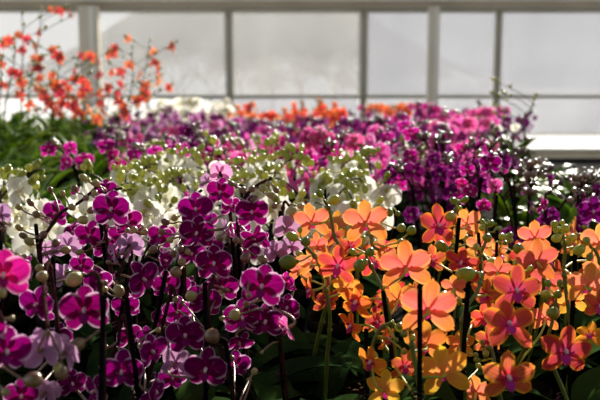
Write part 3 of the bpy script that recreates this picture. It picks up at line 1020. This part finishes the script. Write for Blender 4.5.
# prototypes
PROTO = {}
for k, args in {
    'purple_f': [('purple', dict(nspike=2, H=.19, nfl=4, nbud=6, W=.048, full=True, spread=.05, face_sd=50, nleaf=5))] * 4,
    'orange_f': [('orange', dict(nspike=2, H=.19, nfl=3, nbud=5, W=.054, full=True, spread=.05, face_sd=90, nleaf=5))] * 4,
    'white': [('white', dict(nspike=2, H=.235, hi=.74, nfl=5, nbud=9, W=.064, full=True, spread=.07, branch=True, nleaf=4))] * 6,
    'magenta': [('magenta', dict(nspike=3, H=.25, nfl=5, nbud=9, W=.046, spread=.07, nleaf=4))] * 4,
    'violet': [('violet', dict(nspike=3, H=.25, hi=.84, nfl=5, nbud=10, W=.043, spread=.08, nleaf=4))] * 5,
    'budding': [('violet', dict(nspike=2, H=.23, hi=.6, nfl=2, nbud=10, W=.044, spread=.07, branch=True, nleaf=4))] * 3,
    'pink': [('pink', dict(nspike=2, H=.25, nfl=6, nbud=6, W=.060, spread=.08, nleaf=4))] * 3,
    'lilac': [('lilac', dict(nspike=3, H=.27, nfl=6, nbud=9, W=.055, spread=.09, nleaf=4))] * 3,
    'orange': [('orange', dict(nspike=3, H=.28, nfl=6, nbud=4, W=.07, spread=.08, nleaf=4))] * 3,
    'red': [('red', dict(nspike=3, H=.28, nfl=6, nbud=4, W=.07, spread=.08, nleaf=4))] * 2,
    'white_far': [('white', dict(nspike=3, H=.30, nfl=6, nbud=8, W=.08, spread=.09, branch=False, nleaf=4))] * 3,
}.items():
    PROTO[k] = [(a, proc_spec(a, 100 + 13 * i + len(k) * 7, **kw)) for i, (a, kw) in enumerate(args)]

spots = []
occupied = [list(b) for b in bases]


def far_enough(x, y, d):
    return all((x - a) ** 2 + (y - b) ** 2 > d * d for a, b, *_ in occupied)


def scatter(y0, y1, spacing, pred, jitter=.25, margin=.10):
    y = y0
    row = 0
    out = []
    while y < y1:
        half = .36 * y + margin
        x = -half + (row % 2) * spacing / 2
        while x < half:
            xx, yy = x + rng.uniform(-jitter, jitter) * spacing, y + rng.uniform(-jitter, jitter) * spacing
            if far_enough(xx, yy, min(.105, spacing * .8)):
                k = pred(px_of(xx, yy), yy)
                if k:
                    out.append((xx, yy, k))
                    occupied.append([xx, yy])
            x += spacing
        y += spacing * .87
        row += 1
    return out


def k_front(px, Y):
    if Y < .66: return None
    return 'purple_f' if px < 275 else 'orange_f' if px > 315 else None


def k_mid(px, Y):
    if px < 88 and Y > 1.5: return 'leafy'
    if px > 512 and Y > 1.78: return 'leafy'
    if px > 500 and Y > 1.42: return 'budding'
    if px < 400:
        if Y < 1.8: return 'white'
        return rng.choice(['magenta', 'violet', 'pink', 'magenta', 'violet', 'white'] if px > 235 else ['lilac', 'violet', 'lilac', 'magenta', 'white'])
    if rng.random() < .38: return 'magenta'
    return 'violet'


def k_far(px, Y):
    if px < 92: return 'leafy'
    if px > 522: return 'leafy' if Y < 3.3 else None
    if Y > 4.35 and 235 < px < 405: return rng.choice(['orange', 'orange', 'red', 'orange'])
    if Y > 4.35 and px <= 235: return rng.choice(['white_far', 'lilac', 'white_far', 'violet'])
    if Y < 2.9 and 240 < px < 400: return rng.choice(['magenta', 'violet', 'pink', 'violet'])
    if px < 250: return rng.choice(['lilac', 'violet', 'lilac', 'violet', 'pink'])
    if px > 400: return rng.choice(['magenta', 'violet', 'violet', 'pink'])
    return rng.choice(['violet', 'violet', 'magenta', 'violet'])


sp_front = scatter(.95, 1.27, .112, k_front, .2)
sp_mid = scatter(1.30, 2.35, .155, k_mid)
sp_far = scatter(2.45, 4.95, .245, k_far)

ADJ = {'budding': 'mostly budded violet', 'purple_f': 'dark purple', 'orange_f': 'orange', 'white': 'white', 'white_far': 'white', 'magenta': 'magenta', 'violet': 'violet', 'pink': 'pink', 'lilac': 'lilac', 'orange': 'orange', 'red': 'red'}


def third(px, cuts, wordsx):
    for c, w in zip(cuts, wordsx):
        if px < c: return w
    return wordsx[-1]


# leafy plants (green strap leaves) for the back corners
def leafy_spec(seed):
    rg = random.Random(seed)
    out = [('pot', POT, Matrix.Scale(1.3, 4), []), ('potting_bark', BARK, Matrix.Scale(1.3, 4), [])]
    for i in range(18):
        a = rg.uniform(0, 2 * PI)
        m = Matrix.Translation((0, 0, POT_H * 1.1)) @ Matrix.Rotation(a, 4, 'Z') @ Matrix.Rotation(rg.uniform(.0, .55), 4, 'X') @ Matrix.Scale(rg.uniform(.6, 1.0), 4)
        out.append(('leaf', leaf_mesh(10 + rg.randrange(4), 'leaf_bright'), m, []))
    return out


TYPES['leafy'] = dict(cat='houseplant', name='strap_leaf_plant')
LEAFY = [leafy_spec(i) for i in range(4)]

def put_leafy(x, y, px):
    side = 'left' if px < 300 else 'right'
    dep = 'nearest' if y < 2.4 else 'middle' if y < 3.6 else 'farthest'
    plant(rng.choice(LEAFY), 'leafy', (x, y, BENCH_Z), rng.uniform(0, 6), rng.uniform(.8, 1.0) * (min(.9, (1.45 - .086 * y - .94) / .40) if side == 'right' else .78 if y < 2.4 else 1),
          'blurred green strap-leaved plant without flowers in the back %s corner, %s rows' % (side, dep), 'leafy plants back %s, %s rows' % (side, dep))


for (x, y, k) in sp_front:
    px = px_of(x, y)
    a, sp = rng.choice(PROTO[k])
    zone = third(px, [110, 200, 292, 390, 500], ['under the arching bud stem at the left', 'behind the tall leaning stake', 'below the largest magenta bloom', 'beside the dark gap at the centre', 'behind the thick black stake', 'behind the star flower at lower right'])
    lab = 'low shaded %s orchid, %s' % (ADJ[k], zone)
    plant(sp, a, (x, y, BENCH_Z), rng.uniform(-.5, .5), rng.uniform(.84, .97), lab, 'shaded %s orchids %s' % (ADJ[k], zone))

for (x, y, k) in sp_mid:
    px = px_of(x, y)
    if k == 'leafy':
        put_leafy(x, y, px)
        continue
    a, sp = rng.choice(PROTO[k])
    depth = third(y, [1.65, 2.0], ['first', 'second', 'last'])
    zone = third(px, [80, 170, 260, 350, 430, 510], ['at the far left', 'behind the arching bud stem', 'behind the topmost purple bloom', 'above the left orange flowers', 'above the peach flowers', 'behind the coral flower with the green bud', 'at the right edge'])
    lab = '%s orchid, %s middle rows, %s' % (ADJ[k], depth, zone)
    plant(sp, a, (x, y, BENCH_Z), rng.uniform(-.7, .7), rng.uniform(.93, 1.06), lab, 'middle %s orchids, %s rows, %s' % (ADJ[k], depth, zone))


for (x, y, k) in sp_far:
    px = px_of(x, y)
    if k == 'leafy':
        put_leafy(x, y, px)
        continue
    a, sp = rng.choice(PROTO[k])
    dep = third(y, [3.2, 4.1], ['nearer', 'middle', 'farthest'])
    lab = '%s orchid, %s back rows, below the %s' % (ADJ[k], dep, pane_word(px))
    s = rng.uniform(.92, 1.06) * (1.02 if 370 < px < 490 else .92)
    plant(sp, a, (x, y, BENCH_Z), rng.uniform(-.8, .8), s, lab, 'back %s orchids, %s rows, below the %s' % (ADJ[k], dep, pane_word(px)))


# ------------------------------------------------------------------ tall twiggy coral orchids at the back left, single spray at right
def spray_plant(px, Y, tops, seed, label, nfl=9, group=None, kind='red', W=.05):
    rg = random.Random(seed)
    T = TYPES[kind]
    b = P(px, 200, Y)
    O = Vector((b.x, Y, BENCH_Z))
    root = empty('coral_orchid' if kind == 'red' else 'white_orchid', O)
    tag(root, label, 'orchid', group)
    spec = leafy_spec(seed + 50)[:10]
    for (tx, ty) in tops:
        tip = P(tx, ty, Y + rg.uniform(-.15, .15)) - O
        c = Vector((0, 0, .11))
        path = catmull([c, c.lerp(tip, .4) + Vector((-.02, 0, .05)), c.lerp(tip, .75) + Vector((0, 0, .03)), tip], 6)
        n = len(path)
        mb = MB()
        mb.tube(path, [.0035 - .002 * i / n for i in range(n)], 6, 0)
        ends = [(path, .45)]
        for q in range(6):
            p = path[int((.35 + .10 * q) * (n - 1))]
            sd = Vector((rg.choice((-1, 1)), rg.uniform(-.5, .5), .6)).normalized()
            e = p + sd * rg.uniform(.10, .2)
            br = bez(p, p + sd * .05 + Vector((0, 0, .02)), e - Vector((0, 0, .01)), e, 8)
            mb.tube(br, .0014, 5, 0)
            ends.append((br, .4))
        for q in range(nfl):
            pt, lo = ends[q % len(ends)]
            p = pt[int(rg.uniform(lo, 1) * (len(pt) - 1))]
            yaw = rg.gauss(0, 60)
            fd = facing(yaw, 0)
            pos = p + fd * .015 + Vector((rg.uniform(-.02, .02), 0, rg.uniform(-.015, .015)))
            mb.tube([p, pos], .001, 5, 1)
            spec.append(flower_spec(T, pos, W * rg.uniform(.8, 1.2), yaw, rg.uniform(-20, 20), rg.uniform(-40, 40), rg.randrange(9), False, rg.choice((T['col'], T['col'], 'orange')) if kind == 'red' else None))
        for pt, lo in ends:
            for q in range(3):
                p = pt[-1 - q * 2]
                spec.append(bud_spec(T, p, (rg.uniform(-1, 1), rg.uniform(-1, 1), .6), .012, q))
        spec.append(('flower_spike', mb.mesh('flower_spike', [M[T['stem']], M[T['ped']]]), Matrix.Identity(4), []))
    for nm, me, mt, kids in spec:
        obj(nm, me, root, mt)


spray_plant(8, 3.3, [(0, 60), (16, 40)], 1, 'tall blurred coral orchid with twiggy sprays at the extreme left before the window', 8)
spray_plant(30, 3.6, [(42, 8), (22, 15)], 2, 'tallest blurred coral orchid at the left, twigs reaching the top of the picture', 8)
spray_plant(56, 3.4, [(60, 48), (78, 60)], 3, 'blurred coral orchid with twiggy sprays just left of the thick window post', 9)
spray_plant(88, 3.7, [(84, 86), (70, 92)], 4, 'dense blurred red orchid blooms directly below the foot of the left thick post', 12, W=.06)
spray_plant(138, 3.9, [(150, 40), (132, 48)], 5, 'tall blurred coral orchid with twiggy sprays just right of the left thick post', 9, W=.06)
spray_plant(112, 3.8, [(108, 86), (128, 98)], 6, 'lower blurred red orchid right of the left thick post, under the tall coral sprays', 8, W=.06)
spray_plant(508, 3.0, [(536, 96)], 7, 'single thin tall orchid spray leaning right across the lower window rail at the right', 2, kind='white', W=.045)

# ------------------------------------------------------------------ benches
def bench(x0, x1, y0, y1, label):
    root = empty('plant_bench', ((x0 + x1) / 2, (y0 + y1) / 2, 0))
    tag(root, label, 'bench')
    cx, cy = (x0 + x1) / 2, (y0 + y1) / 2
    hx, hy = (x1 - x0) / 2, (y1 - y0) / 2
    mb = MB()
    mb.box((-hx, -hy, BENCH_Z - .02), (hx, hy, BENCH_Z - .001))
    mb.box((-hx - .01, -hy - .01, BENCH_Z - .03), (-hx, hy + .01, BENCH_Z + .03))
    mb.box((hx, -hy - .01, BENCH_Z - .03), (hx + .01, hy + .01, BENCH_Z + .03))
    mb.box((-hx, -hy - .01, BENCH_Z - .03), (hx, -hy, BENCH_Z + .03))
    mb.box((-hx, hy, BENCH_Z - .03), (hx, hy + .01, BENCH_Z + .03))
    obj('tray', mb.mesh('tray', [M['tray']], False), root)
    mb = MB()
    for y in (-hy + .1, 0, hy - .1):
        mb.box((-hx, y - .02, BENCH_Z - .08), (hx, y + .02, BENCH_Z - .03))
    for x in (-hx + .1, hx - .1):
        mb.box((x - .02, -hy, BENCH_Z - .12), (x + .02, hy, BENCH_Z - .08))
    obj('bench_frame', mb.mesh('bench_frame', [M['bench_metal']], False), root)
    for x in (-hx + .1, hx - .1):
        for y in (-hy + .1, 0, hy - .1):
            mb = MB()
            mb.box((x - .025, y - .025, 0), (x + .025, y + .025, BENCH_Z - .12))
            obj('leg', mb.mesh('leg', [M['bench_metal']], False), root)


bench(-2.15, 2.15, .30, 5.15, 'long flat growing bench carrying the whole bed of potted orchids')

# ------------------------------------------------------------------ greenhouse shell
WY = 9.0


def zpix(py):
    return P(300, py, WY).z


def struct(name, mb, mat, parent=None):
    o = obj(name, mb.mesh(name, [M[mat]], False), parent)
    if parent is None:
        o['kind'] = 'structure'
    return o


mb = MB(); mb.box((-7, -2.5, -.1), (7.2, WY + .1, 0)); struct('floor', mb, 'concrete')
mb = MB(); mb.box((-7, WY - .06, 0), (7.2, WY + .10, zpix(150))); struct('wall_back', mb, 'wall_low')
mb = MB(); mb.box((-7, WY - .14, zpix(149.5)), (7.2, WY + .04, zpix(147))); struct('trim_1', mb, 'sill_white')
mb = MB(); mb.box((-7, WY - .05, zpix(9)), (7.2, WY + .05, zpix(3))); mb.box((-7, WY - .12, zpix(3)), (7.2, WY + .05, zpix(-12))); struct('trim_2', mb, 'frame_grey')
mb = MB(); mb.box((-7, WY - .09, zpix(12)), (7.2, WY + .03, zpix(8.5))); struct('trim_3', mb, 'frame_dark')
mb = MB(); mb.box((-7, WY - .16, zpix(2)), (7.2, WY - .12, zpix(-1))); struct('trim_4', mb, 'frame_light')
mb = MB(); mb.box((-7, WY - .07, zpix(98)), (7.2, WY - .03, zpix(95.0))); struct('trim_5', mb, 'frame_dark')
mb = MB(); mb.box((-7, -2.6, 0), (7.2, -2.5, 4.2)); struct('wall_light_block', mb, 'wall_dark')  # unseen wall added behind the camera, dark to cut fill on the flowers
mb = MB(); mb.box((-7.1, -2.5, 0), (-7, WY, 1.0)); struct('wall_left', mb, 'wall_low')
mb = MB(); mb.box((7.2, -2.5, 0), (7.3, WY, 1.0)); struct('wall_right', mb, 'wall_low')
# posts
for i, (px, w) in enumerate(((95, .20), (430, .11))):
    x = P(px, 90, WY).x
    mb = MB()
    mb.box((x - w / 2, WY - .20, 0), (x + w / 2, WY - .08, zpix(8)))
    o = struct('trim_%d' % (6 + i), mb, 'frame_grey')
    mb = MB()
    mb.box((x + w * .08, WY - .225, 0), (x + w * .30, WY - .20, zpix(8)))
    struct('post_flange', mb, 'frame_light', o)
for i, x in enumerate((-5.8, 5.02)):
    mb = MB()
    mb.box((x - .06, WY - .20, 0), (x + .06, WY - .08, zpix(8)))
    struct('trim_%d' % (8 + i), mb, 'frame_grey')
# windows
ztop, zmid, zlow, zbot = zpix(10), zpix(96.5), zpix(134), zpix(147)
for k in range(-4, 5):
    xa = P(230, 90, WY).x + 1.425 * k
    xb = xa + 1.425
    root = empty('window_%d' % (k + 5), (xa, WY, zbot))
    root['kind'] = 'structure'
    O = Vector((xa, WY, zbot))
    w = xb - xa
    mb = MB()
    mb.box((-.019, -.05, 0), (.019, .03, ztop - zbot))
    struct('mullion', mb, 'frame_dark', root)
    for (z0, z1) in ((0, zlow - zbot), (zlow - zbot, zmid - zbot), (zmid - zbot, ztop - zbot)):
        fr = MB()
        b = .02 if z0 > .01 else .012
        fr.box((.019, -.02, z0), (.024 + b, .02, z1))
        fr.box((w - .019 - b, -.02, z0), (w - .019, .02, z1))
        fr.box((.024 + b, -.02, z0), (w - .024 - b, .02, z0 + b * .7))
        fr.box((.024 + b, -.02, z1 - b * .7), (w - .024 - b, .02, z1))
        struct('window_frame', fr, 'frame_light', root)
        pn = MB()
        pn.box((.05, -.003, z0 + .01), (w - .05, .003, z1 - .01))
        pm = 'pane_hazy' if k >= 1 or (z1 < zmid - zbot + .01 and k >= 0) else 'pane_wiped' if z1 < zmid - zbot + .01 else 'pane_clear'
        if z0 == 0:
            pm = 'pane_wiped'
        struct('pane', pn, pm, root)

# ------------------------------------------------------------------ outside
mb = MB()
N = 40
rows = []
for i in range(N + 1):
    y = WY + .2 + (150 - WY) * (i / N) ** 1.6
    rows.append([mb.vert((x, y, -.15 + .5 * noise.noise(Vector((x * .08, y * .08, 3))) * min(1, (y - WY) / 8))) for x in [-90 + 180 * q / 60 for q in range(61)]])
mb.grid([r[::-1] for r in rows][::-1])
g = obj('ground', mb.mesh('ground', [M['snow']]))
g['kind'] = 'structure'

mb = MB()
rows = []
for i in range(22):
    y = 78 + i * 2.4
    rows.append([])
    for q in range(70):
        x = -30 + q * 1.0
        e = math.exp(-((x + 6) / 21.0) ** 2)
        z = -.6 + (14.5 * e * math.sin(min(1, i / 10) * PI / 2)) + 1.2 * noise.noise(Vector((x * .2, y * .2, 0))) * e
        rows[-1].append(mb.vert((x, y, z)))
mb.grid([r[::-1] for r in rows][::-1])
h = obj('hill', mb.mesh('hill', [M['hill']]))
h['kind'] = 'structure'


def tree_meshes(seed):
    rg = random.Random(seed)
    tr, cr = MB(), MB()

    def grow(p, d, L, r, depth):
        q = p + d * L
        mid = p.lerp(q, .5) + Vector((rg.uniform(-1, 1), rg.uniform(-1, 1), 0)) * L * .07
        (tr if depth > 4 else cr).tube([p, mid, q], [r, r * .85, r * .7], 5 if depth > 2 else 3)
        if depth == 0:
            return
        for k in range(3):
            a = rg.uniform(0, 6.28)
            nd = (d + Vector((math.cos(a), math.sin(a), rg.uniform(-.1, .4))) * rg.uniform(.4, .8)).normalized()
            grow(q if k else mid, nd, L * rg.uniform(.62, .8), r * .62, depth - 1)
    grow(Vector((0, 0, 0)), Vector((0, 0, 1)), 2.0, .16, 5)
    return tr.mesh('trunk', [M['twig']]), cr.mesh('crown', [M['twig']])


trees = [tree_meshes(s) for s in range(3)]
rt = random.Random(3)
for i in range(9):
    px = 116 + i * 31 + rt.uniform(-3, 3)
    Y = rt.uniform(46, 66)
    p = P(px, 80, Y)
    root = empty('bare_tree', (p.x, Y, -.3))
    root.rotation_euler = (0, 0, rt.uniform(0, 6))
    s = rt.uniform(.5, .7)
    root.scale = (s, s, s)
    pane = pane_word(px)
    tag(root, 'bare tree outside in the snow, through the %s' % pane, 'tree', 'bare trees seen through the %s' % pane)
    a, b = trees[i % 3]
    obj('trunk', a, root)
    obj('crown', b, root)

# ------------------------------------------------------------------ light, world, camera
w = bpy.data.worlds.new('sky')
scn.world = w
w.use_nodes = True
nt = w.node_tree
bg = nt.nodes['Background']
tc = nt.nodes.new('ShaderNodeTexCoord')
sx = nt.nodes.new('ShaderNodeSeparateXYZ')
lk(nt, tc.outputs['Generated'], sx.inputs[0])
sky = ramp(nt, sx.outputs[2], [(0.0, (.72, .72, .74)), (0.10, (.70, .72, .78)), (0.45, (.80, .83, .88)), (0.66, (.40, .43, .48)), (0.9, (.09, .11, .15))])
lk(nt, sky, bg.inputs[0])
bg.inputs[1].default_value = .85

sl = bpy.data.lights.new('sun', 'SUN')
sl.energy = 10.0
sl.angle = R(1.0)
sl.color = (1.0, .93, .80)
so = bpy.data.objects.new('sun', sl)
COL.objects.link(so)
az, el = R(20), R(25)     # behind the plants, a little to the right
dirv = Vector((math.sin(az) * math.cos(el), math.cos(az) * math.cos(el), math.sin(el)))
so.rotation_euler = dirv.to_track_quat('Z', 'Y').to_euler()

cd = bpy.data.cameras.new('camera')
cd.lens = 50
cd.sensor_width = 36
cd.clip_end = 400
cd.clip_start = .02
cd.dof.use_dof = True
cd.dof.focus_distance = 1.02
cd.dof.aperture_fstop = 6.8
co = bpy.data.objects.new('camera', cd)
COL.objects.link(co)
co.location = (0, 0, CAMZ)
co.rotation_euler = (PI / 2 - PITCH, 0, 0)
scn.camera = co

scn.view_settings.view_transform = 'Standard'
scn.view_settings.look = 'None'
scn.view_settings.gamma = 1
scn.view_settings.exposure = 0
scn.cycles.max_bounces = 8
scn.cycles.transparent_max_bounces = 8
scn.cycles.use_denoising = True
